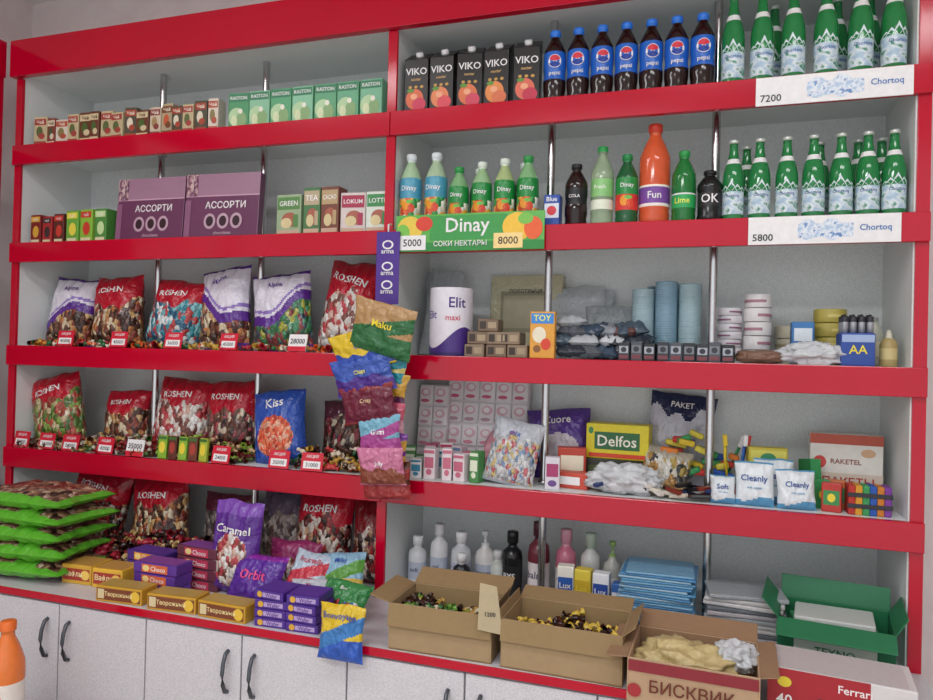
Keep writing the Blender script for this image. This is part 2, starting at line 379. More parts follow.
bottle('lime_soda_bottle',-.077,.045,z,.215,.035,M('#22803c',.1,trans=.2),M('#2a9a4c'),STR,[(.2,.38,M('#2aa858')),(.38,.4,WHITE)],[('Lime',.3,.08,M('#e8f060'))],capz=.9)
bottle('cola_bottle',-.004,.04,z,.150,.036,M('#141416',.2),BLACK,[(.85,0),(1,.03),(1,.1),(.94,.15),(.94,.6),(1,.66),(.95,.74),(.6,.86),(.42,.9),(.42,.93),(.5,.935),(.5,1)],[(.3,.56,M('#202022'))],[('OK',.44,.17,WHITE)],capz=.93)
# signs
YEL=M('#e8d23a')
prod('juice_price_sign',-.722,-.034,1.832,.49,.006,.118,M('#5cb04a',.35),[('r',0,.12,1,.24,M('#2a8a3c')),('r',0,.62,.52,.66,M('#3a9a48')),('e',-.4,.62,.18,.7,M('#e8c84c')),('e',-.3,.75,.12,.4,M('#d8402c')),('e',-.45,.5,.1,.5,M('#7ac04c')),('e',.33,.6,.2,.75,M('#f2c23c')),('e',.43,.55,.12,.6,M('#e8602c')),('e',.38,.8,.1,.3,M('#7ac04c')),('t','Dinay',0,.63,.5,WHITE,.46),('r',-.38,.24,.19,.4,WHITE),('t','5000',-.38,.24,.2,BLACK,.15),('r',.27,.24,.19,.4,M('#f6d890')),('t','8000',.27,.24,.2,BLACK,.15),('t','СОКИ НЕКТАРЫ',-.05,.2,.15,WHITE,.36)],rx=0,bev=.001)
ice=[('r',.02,.46,.36,.5,ICE),('e',-.1,.5,.13,.75,ICE),('e',.06,.5,.14,.8,ICE)]
prod('price_sign',.305,-.028,2.216,.385,.004,.078,WHITE,ice+[('t','7200',-.40,.25,.32,BLACK,.14),('t','Chortoq',.34,.5,.38,M('#4a78b8'),.2)],bev=0)
prod('price_sign',.288,-.028,1.830,.375,.004,.076,WHITE,ice+[('t','5800',-.40,.25,.32,BLACK,.14),('t','Chortoq',.34,.5,.38,M('#4a78b8'),.2)],bev=0)
# ---------------- row 1 left
z=ZS[1]; x=-2.60
pal=[('#6a3a24','#d8c8a0','#4c6a30'),('#4c4a38','#a8442c','#e0d8c0'),('#c8b890','#a8443c','#5c6a3c'),('#ddd4c4','#b8543c','#8a7a4a'),('#8a3c30','#e8dcc0','#4c5a3c'),('#b8a888','#7a4a28','#c8603a'),('#d0c0a8','#8a3a34','#a88a5c')]
while x<-1.73:
    w=R.choice((.045,.05,.055,.062)); p=R.choice(pal); h=R.uniform(.105,.13)
    prod('tea_box',x+w/2,R.uniform(.045,.06),z,w-.003,.055,h,M(p[0]),[('r',0,.82,.9,.2,M(p[1])),('e',-.05,.5,.5,.36,M(p[2])),('e',.12,.36,.5,.2,M(p[1])),('r',0,.12,.9,.14,M(p[1])),('t','Чай',0,.82,.12,M('#f2ead8') if p[1][1]<'c' else M('#5a2c1c'),.7)],rz=R.uniform(-4,8)); x+=w
for i in range(7):
    prod('tea_box',-1.632+.0885*i,.055,z,.082,.06,.135,M(('#4f9a68','#8cc4a0','#5aa878','#8cc8a4','#62a87c','#6cb088','#7cba96')[i]),[('r',0,.86,.92,.2,M('#35805a')),('t','RASTON',0,.86,.13,WHITE,.8),('e',-.1,.35,.75,.5,M('#b8d8a8')),('e',.15,.28,.5,.4,M('#8cb078')),('e',-.2,.25,.3,.3,M('#d8e4b8')),('e',.1,.5,.2,.14,M('#f0f0e0'))],rz=R.uniform(0,8))
# ---------------- row 2 left
z=ZS[2]
lst=[(-2.575,.055,.118,'#7a1c1c','#d8a83c'),(-2.515,.05,.11,'#a82c2c','#3c2c2c'),(-2.455,.052,.118,'#5a2820','#c83c2c'),(-2.385,.065,.128,'#6aa83c','#e8d84c'),(-2.315,.065,.13,'#88b83c','#c83c2c'),(-2.245,.06,.13,'#4c8a3c','#c8e0a0')]
for x,w,h,c,c2 in lst:
    prod('tea_box',x,.05,z,w,.055,h,M(c),[('r',0,.84,.85,.18,M(c2)),('e',.05,.42,.6,.4,M(c2)),('r',0,.1,.8,.1,M('#e0d8b0')),('t','ЧАЙ',0,.84,.1,WHITE,.7)],rz=R.uniform(-4,5))
MAU=M('#a07a90',.3,bscale=12,bump=.05); PLUM=M('#683858',.3)
SWE=candy(['#c8a0a8','#9a7088','#e0c0c0','#7a5068'],90)
for x,dz in ((-2.035,-2),(-1.71,0)):
    prod('assorted_chocolates_box',x,.06,z,.31,.035,.245,PLUM,[('r',0,.83,1,.34,MAU),('r',0,.66,1,.02,M('#c8a0b4')),('t','АССОРТИ',.05,.52,.11,WHITE,.62),('r',-.42,.83,.16,.34,SWE),('r',-.46,.3,.08,.6,M('#8a5878'))]+[e for cx in (-.15,.03,.21) for e in (('e',cx,.27,.16,.24,M('#c0a0b0')),('e',cx,.27,.10,.16,M('#2e1420')))]+[('t','chocolates',.03,.09,.05,M('#c8a8b4'),.45)],rx=-4,rz=3+dz)
lst=[(-1.405,.10,.145,'#9ab08c','#5a8a4c','GREEN'),(-1.315,.065,.165,'#4c7a4c','#b8a888','TEA'),(-1.243,.07,.165,'#7a4a3c','#b8a078','CACAO'),(-1.158,.09,.14,'#d4c8c4','#a82c4c','LOKUM'),(-1.064,.085,.14,'#d8e0d4','#3c8a4c','LOTTE')]
for x,w,h,c,c2,t in lst:
    prod('biscuit_box',x,.05,z,w,.06,h,M(c),[('r',0,.78,.9,.3,M(c2)),('t',t,0,.78,.13,WHITE,.75),('e',.05,.38,.65,.36,M('#a8604c')),('e',-.08,.3,.45,.26,M('#d8c898')),('r',0,.08,.9,.1,M('#c8a890')),('r',.3,.35,.2,.3,M(c2))],rz=R.uniform(-3,8))
# ---------------- row 3 left : bags
RD=F('#b4142a'); WF=F('#dcd8e4'); PU=F('#5a2c8c'); NV=F('#2c50a8')
c_brown=candy(['#6a3c24','#b8743c','#d8c8a8','#4a2418','#8a3c2c','#3a2014','#c8a068']); c_mix=candy(['#3c2418','#c8b8a0','#6a4430','#983440','#5a2c20','#2c1814']); c_teal=candy(['#2c8a9a','#d8e0e0','#b83c3c','#1c5a7a','#78b8c0'])
c_green=candy(['#2c6a3c','#1c4a2c','#a8a83c','#3c8a5c','#8a3c3c','#2c4a5c']); c_red=candy(['#981c1c','#3c1a14','#b89070','#6a1c1c','#d8ccc0','#2c1410']); c_or=candy(['#e8603c','#e88058','#ecb498','#d0482c'],70); c_wr=candy(['#d8d0c8','#b83c44','#e8e4e0','#7a4438','#d0a898'])
c_gry=candy(['#7a6a6c','#a89890','#4a3c3c','#c0b4ac','#6a5048'])
z=ZS[3]
pile('loose_wrapped_candies',-2.58,-1.15,.008,.04,z,.03,150,['#a81c2c','#c8a040','#3c2418','#2c6a3c','#e8dcc8','#d8602c'])
bag('candy_bag',-2.50,.13,z,.225,.285,.12,WF,c_brown,'Alpina',PU,seed=1,kind='wave',band=PU,lz=.82,rot=12,roty=3,rz=8)
bag('candy_bag',-2.245,.12,z,.23,.29,.13,RD,c_brown,'ROSHEN',WHITE,seed=2,split=.55,roty=-3)
bag('candy_bag',-1.975,.12,z,.245,.27,.14,RD,c_teal,'ROSHEN',WHITE,seed=3,split=.66,roty=6,rot=8)
bag('candy_bag',-1.738,.13,z,.235,.32,.11,WF,c_brown,'Alpina',PU,seed=4,kind='wave',band=PU,rot=18,lz=.82,roty=-7,rz=-5)
bag('candy_bag',-1.475,.12,z,.25,.295,.11,WF,c_green,'Alpina',PU,seed=5,kind='wave',band=PU,lz=.82,roty=-7)
bag('candy_bag',-1.235,.13,z,.22,.335,.12,RD,c_wr,'ROSHEN',WHITE,seed=6,split=.6,roty=5,rot=-12)
bag('candy_bag',-1.10,.26,z,.17,.27,.07,F('#4a3c3c'),c_mix,seed=7)
for x,s_ in ((-2.37,50),(-2.11,51),(-1.6,52)): bag('candy_bag',x,.27,z,.19,.20,.07,F('#8a7078'),c_gry,seed=s_,split=.8)
for i,(x) in enumerate((-2.37,-2.11,-1.86,-1.62,-1.34)): tag(x,-.012,z+.002,.075,.06,red=(i!=4),t=str(R.choice((32,28,45,36)))+'000',rz=R.uniform(-6,6))
# ---------------- row 4 left
z=ZS[4]
bag('candy_bag',-2.475,.085,z+.0,.25,.29,.12,RD,candy(['#7a9a3c','#b8503c','#c8b890','#4a6a2c','#983c2c','#5a7a34']),'ROSHEN',WHITE,seed=8,split=.66,roty=-12,tilt=-4,rot=6)
bag('candy_bag',-2.215,.15,z,.21,.235,.11,RD,c_brown,'ROSHEN',WHITE,seed=9,split=.62,roty=-4)
bag('candy_bag',-1.955,.14,z,.245,.29,.13,RD,c_wr,'ROSHEN',WHITE,seed=10,split=.7,roty=5,rot=8)
bag('candy_bag',-1.705,.14,z,.235,.29,.13,RD,c_mix,'ROSHEN',WHITE,seed=11,split=.6,roty=-4)
bag('candy_bag',-1.445,.08,z,.215,.265,.09,NV,c_or,'Kiss',WHITE,seed=12,kind='window',lz=.83,ls=.12,rot=8,roty=-8,tilt=-6)
bag('candy_bag',-1.26,.2,z,.19,.23,.08,F('#5a2c3c'),c_mix,seed=13,split=.7)
bag('candy_bag',-1.10,.15,z,.15,.25,.08,F('#6a3038'),c_gry,seed=14,split=.72)
bag('candy_bag',-2.33,.27,z,.2,.2,.07,F('#5a3038'),c_mix,seed=15,split=.72); bag('candy_bag',-1.58,.27,z,.2,.22,.07,F('#6a6068'),c_gry,seed=16,split=.75)
pile('loose_wrapped_candies',-2.60,-2.28,.0,.05,z,.06,130,['#6a2420','#8a7050','#c8b090','#3a2018','#a89078'])
pile('loose_wrapped_candies',-2.28,-1.96,.0,.09,z,.10,190,['#8a1c24','#3c6a2c','#b89858','#5a2c1c','#c0b4a4','#983c44'])
pile('loose_wrapped_candies',-1.93,-1.56,.015,.08,z,.105,160,['#5a2c1c','#88a83c','#3c2418','#c8a87c','#6a1c1c'])
pile('loose_wrapped_candies',-1.36,-1.04,.02,.10,z,.09,140,['#4a2c24','#c83c3c','#2c5a3c','#e8d8c0','#c89a3c'])
for i,x in enumerate((-2.58,-2.45,-2.33,-2.16,-2.02,-1.64,-1.40,-1.27)): tag(x,-.012,z+.002,.08,.062,red=(i not in(4,)),t=str(R.choice((24,31,42,35)))+'000',rz=R.uniform(-6,6))
for i in range(5): prod('sweets_pack',-1.90+.045*i,.0,z,.036,.014,.085,M(('#7fae2c','#5a2c1c','#88b83c','#6a3420','#a8b83c')[i]),[('e',0,.5,.7,.5,M('#e8d040') if i%2==0 else M('#a83c2c')),('r',0,.9,.9,.12,M('#3c6a2c'))],rx=-5,rz=R.uniform(-8,8))
# ---------------- row 5 left (counter)
z=ZC
GRN=F('#5cae30'); nuts=candy(['#5a3c2c','#98785c','#2c1c14','#c0a890','#7a5a44'],48)
for i in range(5):
    b=MB()
    b.pillow(.45,.26,.072,lambda u,v,i=i:(GRN if (v<.07 or v>.93 or abs(u)>.93 or (i<4 and .1<u<.5)) else nuts),RX(-90),seed=20+i,low=0,nx=44,ny=36,crump=.006)
    b.obj('candy_bag',T(-2.235+R.uniform(-.02,.02),-.35+.006*i,z+.038+.057*i)@RZ(R.uniform(-4,4)+2))
bag('candy_bag',-2.33,.1,z,.28,.32,.13,RD,c_red,'ROSHEN',WHITE,seed=26,split=.62,roty=8)
bag('candy_bag',-1.985,.1,z,.26,.30,.13,RD,c_brown,'ROSHEN',WHITE,seed=27,split=.66,roty=-6)
bag('candy_bag',-2.15,.25,z,.24,.24,.09,F('#3a2a30'),c_mix,seed=28,split=.7)
bag('candy_bag',-1.76,.2,z,.23,.24,.09,F('#6a2c3c'),c_gry,seed=29,split=.7)
bag('candy_bag',-1.52,.22,z,.2,.26,.09,F('#6a5a70'),c_gry,seed=49,split=.7)
bag('caramel_bag',-1.475,-.15,z,.185,.30,.07,PU,c_wr,'Caramel',WHITE,seed=30,kind='window',band=F('#7a4aac'),lz=.7,ls=.09,roty=2,tilt=-5)
bag('candy_bag',-1.30,.12,z,.23,.31,.13,RD,c_red,'ROSHEN',WHITE,seed=31,split=.66)
bag('candy_bag',-1.10,.12,z,.16,.29,.09,F('#7a141c'),c_red,seed=32,split=.6)
pile('loose_wrapped_candies',-2.10,-1.60,-.14,.04,z,.15,450,['#2c1418','#8a1c28','#3c241c','#a8283c','#5a3c2c','#4a3044','#c8a870'],1.25)
for x,c in [(-2.005,'#d8a83c'),(-1.875,'#e8b83c')]: prod('wafer_box',x,-.225,z,.12,.1,.065,M(c),[('r',0,.5,.9,.6,M('#a8382c')),('e',.3,.5,.3,.5,M('#f0c860')),('t','Вафли',-.1,.5,.36,M('#f6e8b0'),.6),('top',M('#c89850'))],rz=3)
for k,(x,y,n) in enumerate(((-1.68,-.235,3),(-1.80,-.14,3),(-1.60,-.13,4))):
  for j in range(n):
    prod('chocolate_box',x,y,z+.0355*j,.17,.08,.034,M(('#5a3494','#4a2c84','#6a3444')[k]),[('r',.0,.5,.6,.75,M(('#d8683c','#e89a3c','#c83c5a')[k])),('e',-.2,.5,.16,.6,M('#f0d890')),('t','Choco',.08,.5,.45,WHITE,.45),('top',M(('#5a3494','#a83c5a','#8a4a9c')[(j+k)%3]))],rz=R.uniform(-7,8))
for x in (-1.735,-1.535,-1.35):
    prod('wafer_box',x,-.332,z,.17,.075,.05,M('#c8982c'),[('r',0,.5,.94,.72,M('#7a4024')),('e',.36,.5,.2,.7,M('#e8c040')),('r',-.38,.5,.14,.6,M('#d8c89c')),('t','Творожный',0,.5,.36,M('#f6e0a0'),.6),('top',M('#b89a50'))],rz=R.uniform(-2,5))
for j in range(4):
    for k in range(2):
        prod('wafer_box',-1.19+.105*k,-.315,z+.0265*j,.102,.10,.0255,M('#4c2a8c'),[('r',.1,.5,.6,.5,M('#b8a0d0')),('e',-.3,.5,.18,.7,M('#d8a83c')),('t','Wafer',.1,.5,.45,M('#4c2a8c'),.5),('top',M('#5a389c'))],rz=R.uniform(-5,5))
bag('snack_bag',-1.36,-.21,z,.19,.15,.06,F('#5a2c98'),PU,'Orbit',M('#e84c8c'),seed=33,kind='full',band=F('#8a2c9c'),tilt=-25,lz=.55,ls=.2)
bag('snack_bag',-1.20,-.17,z+.03,.15,.14,.05,F('#b8c8d8'),F('#a83048'),'Fructella',M('#c82c4c'),seed=34,kind='stripe',band=F('#c83c4c'),tilt=-30,ls=.13,roty=6)
bag('snack_bag',-1.07,-.16,z+.03,.15,.15,.05,F('#88b0c8'),F('#d8b84c'),'Milky',M('#2c4ca8'),seed=35,kind='stripe',band=F('#58983c'),tilt=-30,ls=.13,roty=-8)
bag('snack_bag',-1.03,-.27,z+.0,.16,.13,.05,F('#3c8a4c'),candy(['#b82c3c','#d8c83c','#2c6ab8','#d8d8d8','#2c8a4c'],60),'Bon',WHITE,seed=36,kind='cap',tilt=-35,split=.5,roty=5)
bag('snack_bag',-1.15,-.235,z+.0,.15,.11,.05,F('#c8d0d8'),candy(['#c84c5c','#d8c8b0','#8a2c4c','#58a0b8'],60),'Mix',M('#a82c4c'),seed=66,kind='cap',tilt=-35,split=.5,roty=-5)
bag('snack_bag',-.935,-.408,z-.04,.14,.15,.04,F('#d8b82c'),F('#2c5ab8'),'Bonvoyage',M('#2c4ca8'),seed=37,kind='stripe',band=F('#3878b8'),tilt=-6,ls=.14,lz=.8)
bag('snack_bag',-1.30,-.08,z,.2,.17,.06,F('#8a2c5c'),c_wr,seed=38,kind='window',tilt=-15)
# ---------------- hanging strip and snack bags
b=MB(); b.box((0,0,.1),(.082,.003,.235),M('#4c2a8c',.3),.001)
for k in (.16,.09,.03):
    b.disc(0,k+.015,.02,.015,-.003,WHITE); b.disc(0,k+.015,.014,.010,-.0035,M('#4c2a8c',.3)); b.text('arma',0,k-.008,.011,WHITE,lambda a,q:(a,-.004,q))
b.tube([(0,-.001,.217),(0,-.001,.24),(0,.02,.245)],.003,WHITE); b.box((0,.004,-.27),(.03,.001,.62),M('#4c2a8c',.3),0)
b.obj('hanging_display_strip',T(-.99,-.045,1.68))
hb=[(-.965,-.15,1.50,.21,.16,'#b08a5c','#2c6a3c','Maku','#f0d838',14,'stripe'),(-1.01,-.13,1.45,.21,.13,'#d8b82c','#2c4ca8','Cap','#2c4ca8',-16,'cap'),
(-1.0,-.10,1.41,.21,.12,'#d8c87c','#2c8a9a','Chips','#b82c3c',10,'stripe'),(-1.01,-.125,1.375,.21,.12,'#3c5ab0','#4a2c88','Chips','#f0e83c',-12,'cap'),(-1.0,-.09,1.33,.21,.12,'#c89a3c','#5a2848','Snack','#ffffff',8,'cap'),
(-.995,-.12,1.285,.19,.12,'#6a1c34','#8a2c2c','Crisp','#e8c8a0',-10,'full'),(-.975,-.085,1.235,.15,.12,'#c85870','#d8a0b0','Sweet','#ffffff',6,'cap'),
(-.965,-.11,1.19,.15,.12,'#78b0c8','#a84890','Gum','#ffffff',-5,'stripe'),(-.965,-.08,1.14,.15,.12,'#7a3c98','#d0a03c','Nuts','#ffffff',5,'stripe'),(-.955,-.11,1.09,.16,.12,'#c87898','#8a4a38','Jelly','#ffffff',-4,'cap'),(-.955,-.075,1.04,.17,.12,'#5a2c1c','#a83c3c','Bar','#ffffff',-4,'stripe')]
for i,(x,y,zz,w,h,c,c2,t,lc,ry,kd) in enumerate(hb):
    bag('snack_bag',x,y,zz,w,h,.03,F(c),F(c2),t,M(lc),seed=40+i,kind=kd,band=F(c2),roty=ry,tilt=8,ls=.14,lz=.6,split=.45)
# ---------------- row 3 right
z=ZS[3]
def filmstack(x,y,z,w,h,c,t=.03,n=3):
    b=MB()
    for i in range(n):
        b.pillow(w,h,t,lambda u,v:c,T(R.uniform(-.01,.01),i*t*.7,0)@RY(R.uniform(-6,6)),seed=R.randint(0,99),nx=24,ny=24)
    b.obj('plastic_film_pack',T(x,y,z)@RX(-6))
FILM=M('#c4c9cc',.2,bump=.6,alpha=.75)
filmstack(-.92,.24,z,.13,.31,FILM)
b=MB(); b.lathe([(.022,.0),(.07,0),(.072,.004),(.072,.221),(.07,.225),(.022,.225),(.022,.0)],[(.012,M('#3c2a6c')),(.225,M('#e6e2ea')),(1,M('#e8e4ea'))],36)
tp=lambda p,q,rr=.0728:(rr*math.sin(p/rr),-rr*math.cos(p/rr),q)
n=60; vs=[]; 
for i in range(n+1):
    a=-math.pi+2*math.pi*i/n; p=a*.0728; vs+=[tp(p,.012),tp(p,.06+.035*math.sin(a*2-.4))]
b.add(vs,[[2*i,2*i+2,2*i+3,2*i+1] for i in range(n)],M('#4a3080'))
b.text('Elit',.045,.175,.034,M('#4a3080'),tp); b.text('Elit',-.05,.135,.026,M('#6a50a0'),tp); b.text('maxi',.03,.125,.018,M('#c8385c'),tp)
b.obj('paper_towel_roll',T(-.818,.1,z))
for i,(x,zz) in enumerate([(-.715,0),(-.643,0),(-.572,0),(-.71,.041),(-.64,.041),(-.675,.082),(-.6,.041)]):
    prod('small_carton',x,.085,z+zz,.067,.09,.04,M(('#8a7660','#7a6450')[i%2]),[('r',-.25,.5,.3,.6,M('#3a2c24')),('r',.2,.5,.4,.5,M('#a89478'))],rz=R.uniform(-5,5))
prod('towel_pack',-.61,.30,z,.26,.05,.29,M('#bab494',.25,bump=.5,bscale=30),[('r',0,.55,.7,.5,M('#8a8468')),('r',0,.55,.62,.4,M('#a8a084')),('t','полотенце',0,.8,.06,M('#4a4438'),.6)],rx=-4,rz=-2)
filmstack(-.42,.27,z,.2,.25,FILM,n=2); filmstack(-.30,.22,z,.17,.18,M('#98a0a4',.2,bump=.6,alpha=.85),n=2)
prod('toy_pack',-.488,.03,z,.078,.035,.145,M('#e0a03c'),[('r',0,.85,.9,.22,M('#3c8ad8')),('e',-.12,.5,.55,.35,M('#e8e0c8')),('e',.15,.3,.4,.25,M('#d8442c')),('e',-.2,.2,.3,.16,M('#8a5a2c')),('t','TOY',0,.86,.14,M('#f8f060'),.7)],rz=3)
pk=['#2c3440','#5a6068','#3a4c60','#8a9098','#6a4a48','#4a5a68','#b0b4b8','#343840','#c8ccd0']
for i in range(16):
    b=MB(); c=pk[i%9]; b.pillow(.10,.09,.035,lambda u,v:M(c,.2,bump=.6),RX(-70-R.uniform(0,20)),seed=60+i,nx=14,ny=14,crump=.008); b.obj('polythene_bag_pack',T(-.41+.05*(i%5)+R.uniform(-.01,.01),.045+.012*(i//5),z+.02+.032*(i//5))@RZ(R.uniform(-25,25))@RY(R.uniform(-10,10)))
CUP=M('#b8d4dc',.15,trans=.3); CUP2=M('#98bcd0',.15,trans=.3)
for x,hh,m,y in ((-.20,.23,CUP,.2),(-.128,.25,CUP2,.2),(-.055,.245,CUP,.2),(-.16,.24,CUP2,.275),(-.09,.25,CUP,.275)):
    p=[(.0,0),(.028,0),(.033,.05)]; zz=.05
    while zz<hh: p+= [(.0358,zz+.001),(.0358,zz+.003),(.0345,zz+.004),(.0345,zz+.007)]; zz+=.0075
    p.append((0,zz)); b=MB(); b.lathe(p,m,18); b.obj('plastic_cup_stack',T(x,y,z))
for i in range(9):
    prod('matchbox_pack',-.235+.0365*i,.03,z,.034,.04,R.uniform(.05,.058),M(('#2c3038','#4a5058','#24282c')[i%3]),[('r',0,.6,.8,.4,M(('#a8aeb8','#7a8088')[i%2])),('r',0,.2,.8,.2,M('#7a3c44')),('e',0,.6,.5,.3,M('#2c3038'))],rz=R.uniform(-8,8))
def tapes(x,y,n,r,c,c2,hh,zz=0):
    b=MB()
    for i in range(n):
        b.lathe([(r*.55,0),(r*.62,0),(r*.98,.0),(r,hh*.04),(r,hh*.9),(r*.97,hh*.95),(r*.62,hh*.94),(r*.55,hh*.94),(r*.55,0)],M(c),22,T(R.uniform(-.003,.003),0,i*hh)); b.lathe([(r*1.005,hh*.35),(r*1.008,hh*.36),(r*1.008,hh*.55),(r*1.005,hh*.56)],M(c2),22,T(0,0,i*hh))
    b.obj('tape_roll_stack',T(x,y,z+zz))
tapes(.062,.17,7,.035,'#d0ccd0','#8a5a78',.024); tapes(.142,.17,5,.039,'#dcd8d8','#a87a88',.042)
tapes(.345,.2,4,.045,'#b8a850','#d8c878',.042); tapes(.24,.27,3,.04,'#c8c0a8','#a89a78',.04)
prod('small_carton',.262,.14,z,.06,.05,.125,M('#3c7ab8'),[('r',0,.7,.8,.3,M('#e0e8f0')),('e',0,.3,.5,.3,M('#e8d84c'))])
PLB=M('#d4d7da',.2,bump=.9,bscale=18,alpha=.85)
b=MB(); b.blob(.08,.04,.032,PLB,seed=2,sub=5,amp=.35,fr=3); b.obj('plastic_bag',T(.275,.03,z))
b=MB(); b.blob(.07,.04,.02,M('#7a5a48',.35,bump=.4),seed=4,sub=4); b.obj('paper_bag',T(.145,.04,z))
b=MB(); b.box((0,0,.045),(.085,.06,.09),M('#2c4c9c'),.003); b.text('AA',0,.045,.024,M('#e8d840'),lambda a,q:(a,-.031,q)); b.box((0,-.03,.075),(.08,.002,.02),M('#a0b4d8'),0)
for i in range(4):
    for j in range(2): b.lathe([(.0,.085),(.0095,.085),(.0095,.125),(.0095,.135),(.004,.137),(.004,.141),(0,.141)],[(.12,M('#a8acb4',.3,.6)),(1,M('#2c2c34'))],12,T(-.031+.021*i,-.014+.026*j,0))
b.obj('battery_box',T(.385,.04,z)@RZ(4))
bottle('glue_bottle',.468,.05,z,.10,.022,M('#a89460'),M('#c8c4b0'),[(.9,0),(1,.03),(1,.6),(.8,.72),(.4,.8),(.35,.9),(.2,1)],[(.2,.5,M('#c8b880'))],capz=.78)
bottle('glue_bottle',.45,.15,z,.14,.026,M('#b8b8a8'),M('#8a8a88'),STR,[(.2,.5,M('#d8d0b0'))])
# ---------------- row 4 right
z=ZS[4]
def blister(x,y,w,h,nx,ny,rx=-6):
    b=MB(); b.box((0,0,h/2),(w,.03,h),M('#e4dce0',.3),.004)
    for i in range(nx):
        for j in range(ny):
            cx=-w/2+w*(i+.5)/nx; cz=h*(j+.5)/ny
            b.box((cx,-.018,cz),(w/nx*.94,.014,h/ny*.92),M('#f0eaec',.3,bump=.3),.005); b.disc(cx+R.uniform(-.004,.004),cz+h/ny*.12,w/nx*.34,h/ny*.2,-.0258,M('#e4b8c4')); b.disc(cx,cz+h/ny*.14,w/nx*.2,h/ny*.12,-.0262,M('#f8f0f2')); b.disc(cx-.003,cz-h/ny*.28,w/nx*.3,h/ny*.08,-.0262,M(('#d06080','#c8a0b0','#e090a4')[(i*3+j*2)%3]))
    b.obj('tissue_multipack',T(x,y,z)@RX(rx))
blister(-.74,.28,.30,.325,5,4); blister(-.93,.24,.11,.30,2,4)
for i in range(16):
    c,c2=R.choice((('#d8587c','#f0e0e4'),('#e8dcdc','#b83c5c'),('#b8406c','#e8d0d8'),('#d8c8d0','#6a8ab0'),('#4a8a4c','#e0e8d0'),('#e4d8dc','#c86c84'),('#e8e4e4','#3c8aa8')))
    w=R.uniform(.03,.05); h=R.uniform(.05,.11)
    prod('soap_box',-.955+.052*(i%6)+R.uniform(-.006,.006),.045+.065*(i//6),z,w,.045,h,M(c),[('r',0,.55,.8,.35,M(c2)),('e',0,.25,.5,.2,M(c2)),('r',0,.9,.9,.1,M(c2))],rz=R.uniform(-18,18))
bag('candy_bag',-.60,.045,z,.17,.21,.07,F('#b8bcc4'),candy(['#c0c4c8','#c86c74','#d0b87c','#8098b8','#d4d4d4','#dcdcdc','#b0b4b8'],75),'mix',M('#4a6ab8'),seed=70,split=.72,roty=10,tilt=-14)
b=MB(); b.blob(.05,.05,.08,M('#c88a98',.3,bump=.4),seed=9,sub=4); b.obj('sponge_bag',T(-.66,.16,z))
bag('diaper_pack',-.455,.24,z,.22,.235,.09,F('#5a3c90'),F('#d8d0d8'),'Cuore',WHITE,seed=71,kind='window',tilt=-6,lz=.85,ls=.11,roty=-6)
prod('toothpaste_box',-.40,.09,z,.12,.05,.05,M('#c84c3c'),[('r',0,.5,.6,.5,WHITE)],rz=-8)
prod('soap_box',-.45,.04,z,.045,.04,.10,M('#d8d4dc'),[('r',0,.6,.8,.4,M('#a83c6c')),('e',0,.2,.6,.2,M('#6a4a8a'))],rz=10)
prod('detergent_box',-.41,.15,z,.09,.05,.12,M('#b8402c'),[('r',0,.6,.8,.4,M('#e8e0c8'))],rz=12)
prod('tea_box',-.27,.23,z,.20,.10,.085,M('#3a3c34'),[('r',0,.5,.9,.5,M('#5a6a3c'))])
prod('detergent_box',-.268,.22,z+.086,.20,.09,.112,M('#e0d028'),[('r',0,.52,.72,.5,M('#2c6a3c')),('t','Delfos',0,.52,.34,M('#f8f4e0'),.62),('r',0,.1,.9,.12,M('#d8482c')),('e',-.42,.8,.08,.2,M('#3c8a4c'))],rz=-3)
b=MB(); b.blob(.10,.05,.045,PLB,seed=12,sub=5,amp=.35,fr=3); b.obj('plastic_bag',T(-.235,.06,z))
bag('bin_bag_pack',-.10,.27,z,.21,.30,.05,F('#20284c'),F('#c8c8d4'),'PAKET',WHITE,seed=72,kind='cap',split=.8,tilt=-5,lz=.88,ls=.06,roty=5)
bag('snack_bag',-.13,.14,z,.15,.14,.05,F('#a8a090'),candy(['#c8c0b0','#b88a4c','#3c3c3c','#a89040','#d8d4cc']),seed=73,kind='cap',tilt=-20,roty=12,split=.8)
sp=['#d8b82c','#c8342c','#2c5ab8','#3c9858','#d87a2c','#e0d04c']
b=MB()
for i in range(30):
    b.box((R.uniform(-.10,.10),R.uniform(-.03,.03),.02+.017*(i%8)+.01),(R.uniform(.03,.07),.03,.018),M(sp[i%6],.6,bump=.4),.005,RY(R.uniform(-25,25)))
b.obj('kitchen_sponge_pile',T(-.03,.20,z+.015))
b=MB()
for i in range(30):
    X=T(-.19+.0125*i,.01+R.uniform(0,.06),.012+R.uniform(0,.03))@RZ(R.uniform(-60,60))@RY(R.uniform(-15,15)); b.box((0,0,0),(.055,.02,.012),M(R.choice(['#3c2418','#b89040','#1c1c20','#7a2c1c','#c8c0b0','#2c3c6a','#d8d4cc']),.3),.003,X)
b.obj('chocolate_bar_pile',T(-.12,.01,z))
for k,(x,c) in enumerate(((.05,'#e8c82c'),(.085,'#2c6ac8'),(.07,'#d8342c'),(.03,'#3c9858'))):
    b=MB(); b.tube([(0,0,0),(0,0,.12),(.004,0,.17)],.005,M(c)); b.box((.004,-.006,.17),(.014,.016,.035),WHITE if k%2 else M(c),.003); b.obj('toothbrush',T(x+.02,.16+.02*k,z)@RY(8*k-6))
